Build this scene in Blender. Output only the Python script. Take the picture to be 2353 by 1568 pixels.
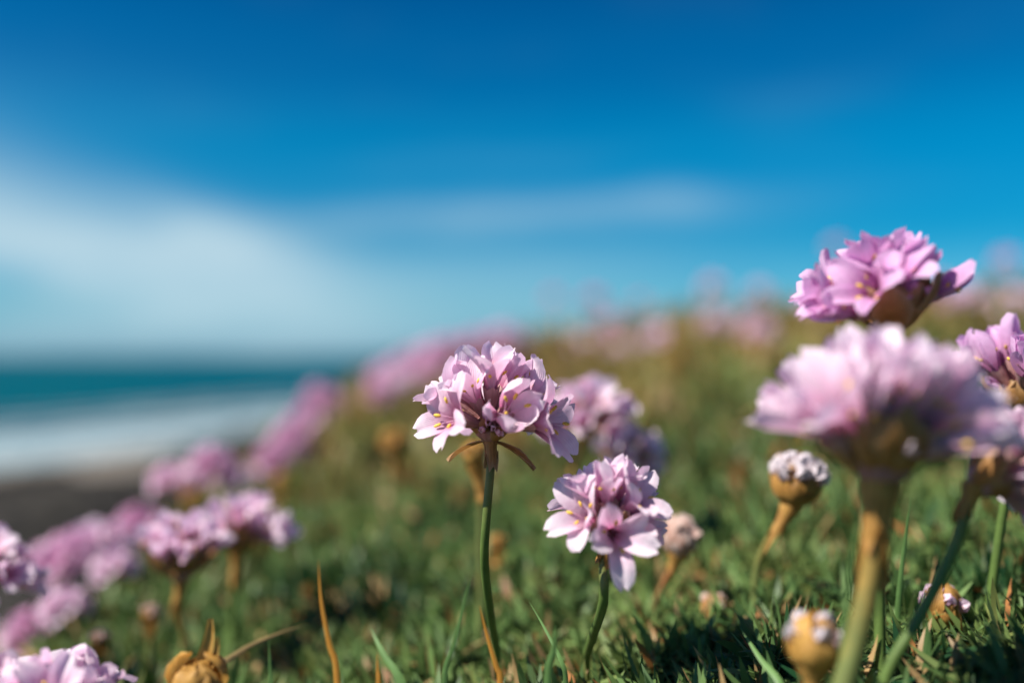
import bpy, math, random
import numpy as np
from mathutils import Vector, Matrix, Quaternion

for o in list(bpy.data.objects):
    bpy.data.objects.remove(o, do_unlink=True)
S = bpy.context.scene
COL = S.collection
R = math.radians

# ---------------------------------------------------------------- camera
PITCH = R(0.87)
FPX = 2352 * 35.0 / 36.0            # focal length in reference pixels (2352 x 1568)
FOCUS = 0.155
cam_d = bpy.data.cameras.new('camera')
cam = bpy.data.objects.new('camera', cam_d)
COL.objects.link(cam)
cam.location = (0, 0, 0)
cam.rotation_euler = (math.pi / 2 + PITCH, 0, 0)
cam_d.lens = 35
cam_d.sensor_width = 36
cam_d.clip_start = 0.005
cam_d.clip_end = 60000
cam_d.dof.use_dof = True
cam_d.dof.focus_distance = FOCUS
cam_d.dof.aperture_fstop = 35.0 / 6.8
cam_d.dof.aperture_blades = 0
S.camera = cam

# ---------------------------------------------------------------- sky, sun, exposure
SUN = Vector((-0.62, -0.27, 0.74)).normalized()
SUN_EL = math.asin(SUN.z)
SUN_AZ = math.atan2(SUN.x, SUN.y)

W = bpy.data.worlds.new('World')
S.world = W
W.use_nodes = True
nt = W.node_tree
nt.nodes.clear()


def N(tree, typ, **kw):
    n = tree.nodes.new(typ)
    for k, v in kw.items():
        setattr(n, k, v)
    return n


def MATH(tree, op, a, b=None, c=None, clamp=False):
    n = tree.nodes.new('ShaderNodeMath')
    n.operation = op
    n.use_clamp = clamp
    for i, v in enumerate((a, b, c)):
        if v is None:
            continue
        if isinstance(v, (int, float)):
            n.inputs[i].default_value = v
        else:
            tree.links.new(v, n.inputs[i])
    return n.outputs[0]


def MIXC(tree, fac, a, b, blend='MIX'):
    n = tree.nodes.new('ShaderNodeMix')
    n.data_type = 'RGBA'
    n.blend_type = blend
    for sock, v in ((n.inputs[0], fac), (n.inputs[6], a), (n.inputs[7], b)):
        if isinstance(v, (int, float)):
            sock.default_value = v
        elif isinstance(v, tuple):
            sock.default_value = (*v, 1) if len(v) == 3 else v
        else:
            tree.links.new(v, sock)
    return n.outputs[2]


def RAMP(tree, fac, stops, interp='LINEAR'):
    n = tree.nodes.new('ShaderNodeValToRGB')
    n.color_ramp.interpolation = interp
    el = n.color_ramp.elements
    while len(el) < len(stops):
        el.new(0.5)
    for e, (p, c) in zip(el, stops):
        e.position = p
        e.color = (*c, 1) if len(c) == 3 else c
    tree.links.new(fac, n.inputs[0])
    return n.outputs[0]


sky = N(nt, 'ShaderNodeTexSky', sky_type='NISHITA', sun_disc=False)
sky.sun_elevation = SUN_EL
sky.sun_rotation = SUN_AZ
sky.altitude = 10
sky.air_density = 1.0
sky.dust_density = 0.6
sky.ozone_density = 2.0
geo = N(nt, 'ShaderNodeTexCoord')
sep = N(nt, 'ShaderNodeSeparateXYZ')
nt.links.new(geo.outputs['Generated'], sep.inputs[0])
el = MATH(nt, 'ARCSINE', sep.outputs[2])                     # elevation, radians
az = MATH(nt, 'ARCTAN2', sep.outputs[0], sep.outputs[1])     # azimuth from +Y towards +X
# clear, polarised coastal air: the sky deepens quickly above the horizon
e01 = MATH(nt, 'DIVIDE', el, 0.40, clamp=True)
tint = RAMP(nt, e01, [(0.0, (0.22, 0.49, 0.84)), (0.16, (0.11, 0.44, 0.63)), (0.30, (0.008, 0.37, 0.56)),
                      (0.50, (0.001, 0.39, 0.58)), (0.72, (0.001, 0.29, 0.50)), (1.0, (0.001, 0.205, 0.42))], 'EASE')
skyc = MIXC(nt, 1.0, sky.outputs[0], tint, 'MULTIPLY')
# thin clouds: soft banks laid out by compass bearing and elevation, broken up by noise
comb = N(nt, 'ShaderNodeCombineXYZ')
nt.links.new(MATH(nt, 'MULTIPLY', az, 2.2), comb.inputs[0])
nt.links.new(MATH(nt, 'MULTIPLY', el, 7.0), comb.inputs[1])
nz = N(nt, 'ShaderNodeTexNoise')
nz.inputs['Scale'].default_value = 2.3
nz.inputs['Detail'].default_value = 5
nt.links.new(comb.outputs[0], nz.inputs['Vector'])
wob = MATH(nt, 'SUBTRACT', nz.outputs[0], 0.5)


def bank(a0, e0, sa, se, slope, amp):
    da = MATH(nt, 'DIVIDE', MATH(nt, 'ADD', MATH(nt, 'SUBTRACT', az, a0), MATH(nt, 'MULTIPLY', wob, 0.12)), sa)
    el0 = MATH(nt, 'ADD', e0, MATH(nt, 'MULTIPLY', MATH(nt, 'SUBTRACT', az, a0), slope))
    de = MATH(nt, 'DIVIDE', MATH(nt, 'ADD', MATH(nt, 'SUBTRACT', el, el0), MATH(nt, 'MULTIPLY', wob, 0.05)), se)
    g = MATH(nt, 'MULTIPLY', MATH(nt, 'ADD', MATH(nt, 'MULTIPLY', da, da), MATH(nt, 'MULTIPLY', de, de)), -1.0)
    return MATH(nt, 'MULTIPLY', MATH(nt, 'EXPONENT', g), amp)


dens = None
for b in ((-0.28, 0.105, 0.09, 0.032, -0.25, 0.75), (-0.47, 0.12, 0.20, 0.055, -0.30, 0.68), (-0.22, 0.055, 0.34, 0.055, 0.0, 0.46),
          (0.27, 0.245, 0.07, 0.014, 0.1, 0.03), (-0.04, 0.19, 0.13, 0.013, 0.05, 0.05), (0.10, 0.10, 0.16, 0.012, 0.05, 0.10),
          (-0.02, 0.140, 0.22, 0.0155, 0.04, 0.40), (0.15, 0.152, 0.06, 0.012, 0.0, 0.22), (-1.3, 0.14, 0.5, 0.05, 0.1, 0.5),
          (1.9, 0.12, 0.6, 0.05, 0.0, 0.5), (-2.5, 0.16, 0.5, 0.06, 0.0, 0.5)):
    v = bank(*b)
    dens = v if dens is None else MATH(nt, 'ADD', dens, v)
dens = MATH(nt, 'MULTIPLY', dens, MATH(nt, 'ADD', 0.92, MATH(nt, 'MULTIPLY', wob, 1.5)))
wisp = MATH(nt, 'MULTIPLY', MATH(nt, 'SUBTRACT', nz.outputs[0], 0.50, clamp=True), 0.06)
dens = MATH(nt, 'MINIMUM', MATH(nt, 'ADD', dens, wisp), 0.9)
cl = MIXC(nt, dens, skyc, (3.0, 4.05, 4.6))
bg = N(nt, 'ShaderNodeBackground')
bg.inputs['Strength'].default_value = 0.10
nt.links.new(cl, bg.inputs['Color'])
out = N(nt, 'ShaderNodeOutputWorld')
nt.links.new(bg.outputs[0], out.inputs['Surface'])

sun_d = bpy.data.lights.new('sun', 'SUN')
sun_d.energy = 5.0
sun_d.angle = R(0.5)
sun_d.color = (1.0, 0.95, 0.87)
sun = bpy.data.objects.new('sun', sun_d)
COL.objects.link(sun)
sun.rotation_euler = (-SUN).to_track_quat('-Z', 'Y').to_euler()

S.view_settings.view_transform = 'Standard'
S.view_settings.look = 'None'
S.view_settings.exposure = 0.80
S.view_settings.gamma = 1.0
S.view_settings.use_curve_mapping = False
S.render.engine = 'CYCLES'
S.cycles.use_denoising = True
S.cycles.max_bounces = 6
S.cycles.diffuse_bounces = 3
S.cycles.transmission_bounces = 4
S.cycles.sample_clamp_indirect = 6

rng = np.random.default_rng(7)
rnd = random.Random(11)


# ---------------------------------------------------------------- pixel -> point on its viewing ray at a given depth
def P(px, py, Y):
    u = (px - 1176) / FPX
    v = (784 - py) / FPX
    dx, dy, dz = u, math.cos(PITCH) - v * math.sin(PITCH), math.sin(PITCH) + v * math.cos(PITCH)
    t = Y / dy
    return Vector((dx * t, Y, dz * t))


# ---------------------------------------------------------------- land form
def lump(x, y, f, seed):
    r = np.random.default_rng(seed)
    s = 0
    for k in range(7):
        a = r.uniform(0, 6.283)
        ff = f * r.uniform(0.6, 1.7)
        s = s + np.sin((x * np.cos(a) + y * np.sin(a)) * ff + r.uniform(0, 6.283))
    return s / 7.0


def ground(x, y):
    x = np.asarray(x, float)
    y = np.asarray(y, float)
    xp = np.maximum(x, 0)
    xn = np.minimum(x, 0)
    z = -0.0705 + 0.050 * np.clip(y, -1, 1.3) + 0.235 * xp / (1 + 1.9 * xp) + 0.17 * xn
    # the hillside falls away on the seaward side
    t = np.maximum(0, -0.075 - 0.055 * np.clip(y, 0, 1.5) - x)
    z = z - (np.sqrt(t * t + 0.05 ** 2) - 0.05) * 0.95
    # and rolls over behind the crest
    q = np.maximum(0, y - 1.15)
    z = z - (np.sqrt(q * q + 0.4 ** 2) - 0.4) * 0.6
    amp = np.clip(np.hypot(x, y) / 0.25, 0.35, 1.3)
    z = z + 0.0052 * np.exp(-np.hypot(x, y) / 0.9) * lump(x, y, 330, 13) + 0.0085 * amp * lump(x, y, 80, 3) + 0.006 * np.clip(np.hypot(x, y) / 0.8, 0, 2) * lump(x, y, 21, 5)
    return np.maximum(z, -9.2)


def gz(x, y):
    return float(ground(x, y))


# ---------------------------------------------------------------- object helpers
def link(name, me, parent=None, mat=None):
    o = bpy.data.objects.new(name, me)
    COL.objects.link(o)
    if parent is not None:
        o.parent = parent
    if mat is not None and me is not None and len(me.materials) == 0:
        me.materials.append(mat)
    return o


def tag(o, label, cat, group=None):
    o['label'] = label
    o['category'] = cat
    if group:
        o['group'] = group
    return o


def empty(name, loc):
    o = bpy.data.objects.new(name, None)
    o.empty_display_size = 0.003
    COL.objects.link(o)
    o.location = loc
    return o


def mesh(name, verts, faces, mats=(), uv=None, midx=None, smooth=True):
    me = bpy.data.meshes.new(name)
    me.from_pydata([tuple(v) for v in verts], [], faces)
    for m in mats:
        me.materials.append(m)
    if uv is not None:
        lay = me.uv_layers.new(name='UVMap')
        vi = np.zeros(len(me.loops), int)
        me.loops.foreach_get('vertex_index', vi)
        lay.data.foreach_set('uv', np.asarray(uv, float)[vi].ravel())
    if midx is not None:
        me.polygons.foreach_set('material_index', midx)
    if smooth:
        me.polygons.foreach_set('use_smooth', [True] * len(me.polygons))
    me.update()
    return me


def fast_mesh(name, V, F, mats=(), attrs=None, smooth=False):
    me = bpy.data.meshes.new(name)
    V = np.asarray(V, np.float32)
    F = np.asarray(F, np.int32)
    me.vertices.add(len(V))
    me.vertices.foreach_set('co', V.ravel())
    me.loops.add(F.size)
    me.loops.foreach_set('vertex_index', F.ravel())
    me.polygons.add(len(F))
    me.polygons.foreach_set('loop_start', np.arange(len(F), dtype=np.int32) * F.shape[1])
    me.polygons.foreach_set('loop_total', np.full(len(F), F.shape[1], np.int32))
    for m in mats:
        me.materials.append(m)
    for k, c in (attrs or {}).items():
        a = me.attributes.new(k, 'FLOAT_COLOR', 'POINT')
        a.data.foreach_set('color', np.asarray(c, np.float32).ravel())
    if smooth:
        me.polygons.foreach_set('use_smooth', np.ones(len(F), bool))
    me.update(calc_edges=True)
    me.validate()
    return me


def grid_faces(nu, nv):
    return [(i * (nv + 1) + j, i * (nv + 1) + j + 1, (i + 1) * (nv + 1) + j + 1, (i + 1) * (nv + 1) + j)
            for i in range(nu) for j in range(nv)]


def catmull(pts, n):
    p = [2 * pts[0] - pts[1]] + list(pts) + [2 * pts[-1] - pts[-2]]
    res = []
    segs = len(pts) - 1
    for k in range(n + 1):
        t = k / n * segs
        i = min(int(t), segs - 1)
        t -= i
        a, b, c, d = p[i], p[i + 1], p[i + 2], p[i + 3]
        res.append(0.5 * ((2 * b) + (c - a) * t + (2 * a - 5 * b + 4 * c - d) * t * t + (3 * b - a - 3 * c + d) * t ** 3))
    return res


def tube(pts, radii, ns=9, cap=True, rag=None):
    V, F, UV = [], [], []
    n = len(pts)
    ref = Vector((0.3, -1, 0.1)).normalized()
    for i, p in enumerate(pts):
        t = (pts[min(i + 1, n - 1)] - pts[max(i - 1, 0)]).normalized()
        a = t.cross(ref).normalized()
        b = t.cross(a)
        for k in range(ns):
            an = 6.28318 * k / ns
            off = rag(i, k) if rag else 0.0
            V.append(p + (a * math.cos(an) + b * math.sin(an)) * radii[i] + t * off)
            UV.append((i / (n - 1), k / ns))
    for i in range(n - 1):
        for k in range(ns):
            F.append((i * ns + k, i * ns + (k + 1) % ns, (i + 1) * ns + (k + 1) % ns, (i + 1) * ns + k))
    if cap:
        F.append(tuple(range(ns))[::-1])
        F.append(tuple((n - 1) * ns + k for k in range(ns)))
    return V, F, UV


def frame(d, roll=0.0):
    q = Vector((0, 0, 1)).rotation_difference(Vector(d).normalized())
    return q @ Quaternion((0, 0, 1), roll)


# ---------------------------------------------------------------- materials
def base_mat(name):
    m = bpy.data.materials.new(name)
    m.use_nodes = True
    t = m.node_tree
    t.nodes.clear()
    return m, t


def finish(t, col, rough=0.5, trans=0.0, tcol=None, spec=0.3, bump=None):
    p = N(t, 'ShaderNodeBsdfPrincipled')
    p.inputs['Roughness'].default_value = rough
    p.inputs['Specular IOR Level'].default_value = spec
    if isinstance(col, tuple):
        p.inputs['Base Color'].default_value = (*col, 1)
    else:
        t.links.new(col, p.inputs['Base Color'])
    o = N(t, 'ShaderNodeOutputMaterial')
    if bump is not None:
        t.links.new(bump, p.inputs['Normal'])
    if trans > 0:
        tr = N(t, 'ShaderNodeBsdfTranslucent')
        c = tcol if tcol is not None else col
        if isinstance(c, tuple):
            tr.inputs[0].default_value = (*c, 1)
        else:
            t.links.new(c, tr.inputs[0])
        mx = N(t, 'ShaderNodeMixShader')
        mx.inputs[0].default_value = trans
        t.links.new(p.outputs[0], mx.inputs[1])
        t.links.new(tr.outputs[0], mx.inputs[2])
        t.links.new(mx.outputs[0], o.inputs[0])
    else:
        t.links.new(p.outputs[0], o.inputs[0])


def noise(t, scale, detail=3, coord='Object'):
    tc = N(t, 'ShaderNodeTexCoord')
    n = N(t, 'ShaderNodeTexNoise')
    n.inputs['Scale'].default_value = scale
    n.inputs['Detail'].default_value = detail
    t.links.new(tc.outputs[coord], n.inputs['Vector'])
    return n.outputs[0]


def bumpn(t, h, strength, dist):
    b = N(t, 'ShaderNodeBump')
    b.inputs['Strength'].default_value = strength
    b.inputs['Distance'].default_value = dist
    t.links.new(h, b.inputs['Height'])
    return b.outputs[0]


def petal_mat(name, throat, mid, tip, var=0.55):
    m, t = base_mat(name)
    uv = N(t, 'ShaderNodeUVMap', uv_map='UVMap')
    sp = N(t, 'ShaderNodeSeparateXYZ')
    t.links.new(uv.outputs[0], sp.inputs[0])
    s, v = sp.outputs[0], sp.outputs[1]
    oi = N(t, 'ShaderNodeObjectInfo')
    col = RAMP(t, s, [(0.0, throat), (0.12, throat), (0.30, tuple(0.5 * a + 0.5 * b for a, b in zip(throat, mid))), (0.48, mid), (0.8, tip), (1.0, tip)])
    # fine veins fanning along the petal, and a darker midrib
    fan = MATH(t, 'MULTIPLY', MATH(t, 'SUBTRACT', v, 0.5), 46.0)
    vein = MATH(t, 'POWER', MATH(t, 'ABSOLUTE', MATH(t, 'SINE', fan)), 6.0)
    mid_d = MATH(t, 'DIVIDE', MATH(t, 'ABSOLUTE', MATH(t, 'SUBTRACT', v, 0.5)), 0.045)
    rib = MATH(t, 'EXPONENT', MATH(t, 'MULTIPLY', MATH(t, 'MULTIPLY', mid_d, mid_d), -1.0))
    fade = MATH(t, 'SUBTRACT', 1.0, MATH(t, 'MULTIPLY', s, 0.75))
    vf = MATH(t, 'MULTIPLY', MATH(t, 'ADD', MATH(t, 'MULTIPLY', vein, 0.34), MATH(t, 'MULTIPLY', rib, 0.55)), fade, clamp=True)
    col = MIXC(t, vf, col, tuple(c * f for c, f in zip(mid, (0.85, 0.42, 0.7))))
    col = MIXC(t, MATH(t, 'MULTIPLY', oi.outputs['Random'], var), col, (0.95, 0.89, 0.92))
    nn = noise(t, 900, 2)
    col = MIXC(t, MATH(t, 'MULTIPLY', MATH(t, 'SUBTRACT', nn, 0.45, clamp=True), 0.8), col, tuple(0.8 * c for c in mid))
    h = MATH(t, 'ADD', MATH(t, 'MULTIPLY', vein, -0.5), MATH(t, 'MULTIPLY', nn, 1.2))
    tc = MIXC(t, 1.0, col, (1.0, 0.82, 0.97), 'MULTIPLY')
    finish(t, col, 0.55, 0.42, tc, 0.25, bumpn(t, h, 0.35, 0.00035))
    return m


M_PETAL = petal_mat('petal_pale_pink', (0.50, 0.025, 0.17), (0.84, 0.50, 0.68), (0.92, 0.76, 0.85))
M_PETAL_PINK = petal_mat('petal_bright_pink', (0.48, 0.07, 0.27), (0.74, 0.36, 0.66), (0.82, 0.52, 0.78), 0.22)
M_PETAL_FAR = petal_mat('petal_rose', (0.46, 0.10, 0.26), (0.72, 0.34, 0.54), (0.80, 0.50, 0.67), 0.3)


def papery(name, a, b, trans=0.3, scale=700, rim=None):
    m, t = base_mat(name)
    uv = N(t, 'ShaderNodeUVMap', uv_map='UVMap')
    sp = N(t, 'ShaderNodeSeparateXYZ')
    t.links.new(uv.outputs[0], sp.inputs[0])
    n = noise(t, scale, 4)
    st = MATH(t, 'ABSOLUTE', MATH(t, 'SINE', MATH(t, 'MULTIPLY', sp.outputs[1], 40.0)))
    f = MATH(t, 'ADD', MATH(t, 'MULTIPLY', n, 0.8), MATH(t, 'MULTIPLY', st, 0.25), clamp=True)
    col = RAMP(t, f, [(0.25, a), (0.8, b)])
    oi = N(t, 'ShaderNodeObjectInfo')
    col = MIXC(t, MATH(t, 'MULTIPLY', oi.outputs['Random'], 0.35), col, tuple(0.45 * c for c in a))
    if rim:
        e = MATH(t, 'ABSOLUTE', MATH(t, 'SUBTRACT', MATH(t, 'MULTIPLY', sp.outputs[1], 2.0), 1.0))
        e = MATH(t, 'MAXIMUM', MATH(t, 'POWER', e, 3.0), MATH(t, 'POWER', sp.outputs[0], 5.0))
        col = MIXC(t, MATH(t, 'MULTIPLY', e, 0.75), col, rim)
    finish(t, col, 0.5, trans, col, 0.3, bumpn(t, f, 0.5, 0.0003))
    return m


M_BRACT = papery('bract_brown', (0.24, 0.095, 0.022), (0.54, 0.27, 0.075), 0.30, 700, (0.50, 0.34, 0.20))
M_SHEATH = papery('sheath_orange', (0.27, 0.105, 0.02), (0.74, 0.43, 0.12), 0.30, 420)
M_GOLD = papery('dry_golden', (0.52, 0.25, 0.045), (0.75, 0.45, 0.13), 0.35)
M_CALYX = papery('calyx_rose_brown', (0.34, 0.12, 0.11), (0.60, 0.32, 0.30), 0.25, 1200, (0.55, 0.36, 0.34))
M_BUDWHITE = papery('bud_tip_white', (0.66, 0.52, 0.56), (0.82, 0.76, 0.78), 0.3)
M_BUDPINK = papery('bud_scale_pinkish', (0.46, 0.21, 0.14), (0.68, 0.44, 0.36), 0.3, 700, (0.80, 0.68, 0.62))


def simple(name, col, rough=0.5, trans=0.0, spec=0.3, vscale=None, var=0.5):
    m, t = base_mat(name)
    c = col
    if vscale:
        n = noise(t, vscale, 3)
        c = MIXC(t, n, tuple(x * (1 - var) for x in col), tuple(min(1, x * (1 + var)) for x in col))
    finish(t, c, rough, trans, c, spec)
    return m


M_ANTHER = simple('anther_yellow', (0.72, 0.46, 0.07), 0.6, 0, 0.2, 3000, 0.3)
M_FILAMENT = simple('filament_pink', (0.70, 0.42, 0.55), 0.5, 0.3)


def stem_mat(name, low, high, at=0.6):
    m, t = base_mat(name)
    uv = N(t, 'ShaderNodeUVMap', uv_map='UVMap')
    sp = N(t, 'ShaderNodeSeparateXYZ')
    t.links.new(uv.outputs[0], sp.inputs[0])
    n = noise(t, 450, 4)
    s = MATH(t, 'ADD', sp.outputs[0], MATH(t, 'MULTIPLY', MATH(t, 'SUBTRACT', n, 0.5), 0.35))
    col = RAMP(t, s, [(0.0, low), (at, low), (1.0, high)])
    col = MIXC(t, n, MIXC(t, 1.0, col, (0.6, 0.6, 0.6), 'MULTIPLY'), MIXC(t, 1.0, col, (1.35, 1.3, 1.2), 'MULTIPLY'))
    finish(t, col, 0.45, 0.12, col, 0.35, bumpn(t, noise(t, 2500, 2), 0.3, 0.0001))
    return m


M_STEM = stem_mat('stem_green', (0.105, 0.170, 0.042), (0.17, 0.13, 0.04))
M_STEM_OR = stem_mat('stem_ochre', (0.16, 0.19, 0.06), (0.42, 0.19, 0.04), 0.35)
M_STEM_RED = stem_mat('stem_rusty', (0.24, 0.17, 0.07), (0.40, 0.10, 0.035), 0.3)


def attr_mat(name, trans, rough=0.5, spec=0.3):
    m, t = base_mat(name)
    a = N(t, 'ShaderNodeAttribute', attribute_name='tint')
    n = noise(t, 260, 3)
    col = MIXC(t, n, MIXC(t, 1.0, a.outputs[0], (0.7, 0.72, 0.7), 'MULTIPLY'), MIXC(t, 1.0, a.outputs[0], (1.3, 1.28, 1.2), 'MULTIPLY'))
    finish(t, col, rough, trans, col, spec)
    return m


M_LEAF = attr_mat('turf_leaf', 0.28)
M_BLADE_G = simple('grass_green', (0.13, 0.24, 0.07), 0.45, 0.3, 0.3, 300, 0.4)
M_BLADE_O = simple('grass_dry_orange', (0.66, 0.28, 0.045), 0.5, 0.3, 0.3, 300, 0.3)
M_BLADE_B = simple('grass_dry_straw', (0.36, 0.24, 0.10), 0.5, 0.3, 0.3, 300, 0.4)

# ---------------------------------------------------------------- the setting
m_soil, t = base_mat('turf_soil')
tc = N(t, 'ShaderNodeNewGeometry')
n1 = N(t, 'ShaderNodeTexNoise')
n1.inputs['Scale'].default_value = 60
n1.inputs['Detail'].default_value = 6
t.links.new(tc.outputs['Position'], n1.inputs['Vector'])
finish(t, RAMP(t, n1.outputs[0], [(0.3, (0.008, 0.014, 0.006)), (0.55, (0.020, 0.032, 0.012)), (0.75, (0.060, 0.052, 0.025))]), 0.9, 0, None, 0.1)


def axis(lo, hi, c0, c1, fine, grow=1.17):
    a = list(np.arange(c0, c1 + 1e-9, fine))
    s = fine
    while a[-1] < hi:
        s *= grow
        a.append(a[-1] + s)
    s = fine
    while a[0] > lo:
        s *= grow
        a.insert(0, a[0] - s)
    return np.array(a)


ax = axis(-14, 60, -0.6, 1.0, 0.009)
ay = axis(-60, 60, 0.04, 1.6, 0.009)
XX, YY = np.meshgrid(ax, ay)
ZZ = ground(XX, YY)
nx, ny = len(ax), len(ay)
idx = np.arange(nx * ny).reshape(ny, nx)
F = np.stack([idx[:-1, :-1], idx[:-1, 1:], idx[1:, 1:], idx[1:, :-1]], -1).reshape(-1, 4)
hill = link('hillside', fast_mesh('hillside', np.stack([XX, YY, ZZ], -1).reshape(-1, 3), F, [m_soil], smooth=True))
hill['kind'] = 'structure'

# beach, sea and surf far below on the seaward side
SEA_Z = -8.6
m_sand, t = base_mat('wet_sand')
g = N(t, 'ShaderNodeNewGeometry')
n1 = N(t, 'ShaderNodeTexNoise')
n1.inputs['Scale'].default_value = 0.12
n1.inputs['Detail'].default_value = 5
t.links.new(g.outputs['Position'], n1.inputs['Vector'])
finish(t, RAMP(t, n1.outputs[0], [(0.3, (0.13, 0.11, 0.085)), (0.7, (0.27, 0.22, 0.17))]), 0.6, 0, None, 0.3)


def shore_x(y):      # the water line: running away from the viewer and slowly coming in
    return -46 + 0.40 * (y - 70) - 0.00022 * np.maximum(0, y - 70) ** 2


bx = axis(-140, 120, -60, 30, 2.0, 1.2)
by = axis(-60, 330, 20, 200, 3.0, 1.1)
XX, YY = np.meshgrid(bx, by)
dist = XX - shore_x(YY)
ZZ = SEA_Z + np.clip(dist * 0.028, -1.2, 1.2) + 0.05 * lump(XX, YY, 0.35, 21)
nx, ny = len(bx), len(by)
idx = np.arange(nx * ny).reshape(ny, nx)
F = np.stack([idx[:-1, :-1], idx[:-1, 1:], idx[1:, 1:], idx[1:, :-1]], -1).reshape(-1, 4)
beach = link('beach', fast_mesh('beach', np.stack([XX, YY, ZZ], -1).reshape(-1, 3), F, [m_sand], smooth=True))
beach['kind'] = 'structure'

m_sea, t = base_mat('sea_water')
g = N(t, 'ShaderNodeNewGeometry')
n1 = N(t, 'ShaderNodeTexNoise')
n1.inputs['Scale'].default_value = 0.35
n1.inputs['Detail'].default_value = 4
t.links.new(g.outputs['Position'], n1.inputs['Vector'])
n2 = N(t, 'ShaderNodeTexNoise')
n2.inputs['Scale'].default_value = 0.012
n2.inputs['Detail'].default_value = 3
t.links.new(g.outputs['Position'], n2.inputs['Vector'])
seac = RAMP(t, n2.outputs[0], [(0.3, (0.0, 0.050, 0.085)), (0.7, (0.0, 0.080, 0.100))])
finish(t, seac, 0.6, 0, None, 0.02, bumpn(t, n1.outputs[0], 0.8, 0.6))
sx = axis(-30000, 30000, -160, 60, 2.6, 1.25)
sy = axis(-400, 45000, 30, 330, 3.5, 1.25)
XX, YY = np.meshgrid(sx, sy)
sw = np.clip(1.4 - np.hypot(XX, YY - 120) / 400, 0, 1)
dw = XX - shore_x(YY)
ZZ = SEA_Z + sw * (0.22 * np.sin(dw * 0.55 + 0.6 * lump(XX, YY, 0.05, 9)) + 0.12 * lump(XX, YY, 0.9, 31)) * (dw < 0) - 0.05
nx, ny = len(sx), len(sy)
idx = np.arange(nx * ny).reshape(ny, nx)
F = np.stack([idx[:-1, :-1], idx[:-1, 1:], idx[1:, 1:], idx[1:, :-1]], -1).reshape(-1, 4)
sea = link('sea', fast_mesh('sea', np.stack([XX, YY, ZZ], -1).reshape(-1, 3), F, [m_sea], smooth=True))
sea['kind'] = 'structure'

# breaking surf: ragged strips of foam lying on the water beside the beach
m_foam, t = base_mat('foam_white')
g = N(t, 'ShaderNodeNewGeometry')
n1 = N(t, 'ShaderNodeTexNoise')
n1.inputs['Scale'].default_value = 0.4
n1.inputs['Detail'].default_value = 5
t.links.new(g.outputs['Position'], n1.inputs['Vector'])
finish(t, RAMP(t, n1.outputs[0], [(0.3, (0.16, 0.24, 0.27)), (0.62, (0.32, 0.39, 0.41))]), 0.8, 0, None, 0.1)
V, F = [], []
for (off, wid, h) in ((-2, 9, 0.12), (-12, 9, 0.30), (-22, 8, 0.42), (-36, 1.6, 0.35), (-52, 1.2, 0.3)):
    ys = np.arange(20, 520, 2.5)
    b0 = len(V)
    for i, y in enumerate(ys):
        c = float(shore_x(min(y, 520))) + off + 2.0 * math.sin(y * 0.06 + off) + rnd.uniform(-.8, .8)
        w = wid * (0.5 + 0.28 * math.sin(y * 0.045 + off * 1.7)) * (1.0 + rnd.uniform(-.15, .15))
        for j, (s, hh) in enumerate(((-1, 0.0), (-0.45, 0.75), (0.1, 1.0), (0.6, 0.6), (1, 0.0))):
            V.append((c + s * w, y, SEA_Z + 0.16 + h * hh * (1 + rnd.uniform(-.3, .3))))
        if i:
            for j in range(4):
                a = b0 + (i - 1) * 5 + j
                F.append((a, a + 1, a + 6, a + 5))
surf = link('surf', mesh('surf', V, F, [m_foam]))
surf['kind'] = 'stuff'
surf['label'] = 'white foam of the waves breaking along the beach'

m_rock, t = base_mat('dark_rock')
nn = noise(t, 0.9, 6)
finish(t, RAMP(t, nn, [(0.3, (0.008, 0.008, 0.007)), (0.7, (0.040, 0.034, 0.028))]), 0.8, 0, None, 0.2, bumpn(t, nn, 0.8, 0.4))


def rock(X, Y, sx_, sy_, sz_, seed):
    r = np.random.default_rng(seed)
    V, F = [], []
    nu, nv = 9, 14
    for i in range(nu + 1):
        th = math.pi * 0.58 * i / nu
        for k in range(nv):
            ph = 6.28318 * k / nv
            rr = 1 + r.uniform(-.16, .16) + 0.15 * math.sin(3 * ph + seed) * math.sin(th)
            V.append((sx_ * rr * math.sin(th) * math.cos(ph), sy_ * rr * math.sin(th) * math.sin(ph), sz_ * (rr * math.cos(th) + 0.1)))
    for i in range(nu):
        for k in range(nv):
            F.append((i * nv + k, i * nv + (k + 1) % nv, (i + 1) * nv + (k + 1) % nv, (i + 1) * nv + k))
    o = link('shore_rock', mesh('shore_rock', V, F, [m_rock], smooth=False))
    o.location = (X, Y, SEA_Z + 0.35)
    tag(o, 'low dark boulder on the sand below the flowery hillside', 'rock', 'dark boulders along the beach')
    return o


for i, (px, Y, a, b, c) in enumerate(((40, 47, 5.5, 5, 2.3), (210, 48, 6, 5, 2.1), (360, 52, 5, 5, 2.0), (120, 50, 6, 4, 2.2), (470, 57, 5, 6, 1.8),
                                      (-120, 47, 7, 6, 2.3), (590, 76, 6, 7, 2.2), (640, 84, 4, 6, 1.8), (530, 68, 4, 6, 1.7),
                                      (30, 40, 5, 4, 1.9), (150, 41, 5, 4, 1.7), (260, 43, 5, 4, 1.8), (60, 35, 4, 3, 1.6), (200, 36, 4, 3, 1.6), (330, 39, 4, 3, 1.6), (-10, 31, 3.5, 3, 1.5), (90, 30, 3, 3, 1.5), (-80, 35, 4, 3, 1.6), (180, 31, 3, 3, 1.4))):
    rock((px - 1176) / FPX * Y, Y, a, b, c, 40 + i)

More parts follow.
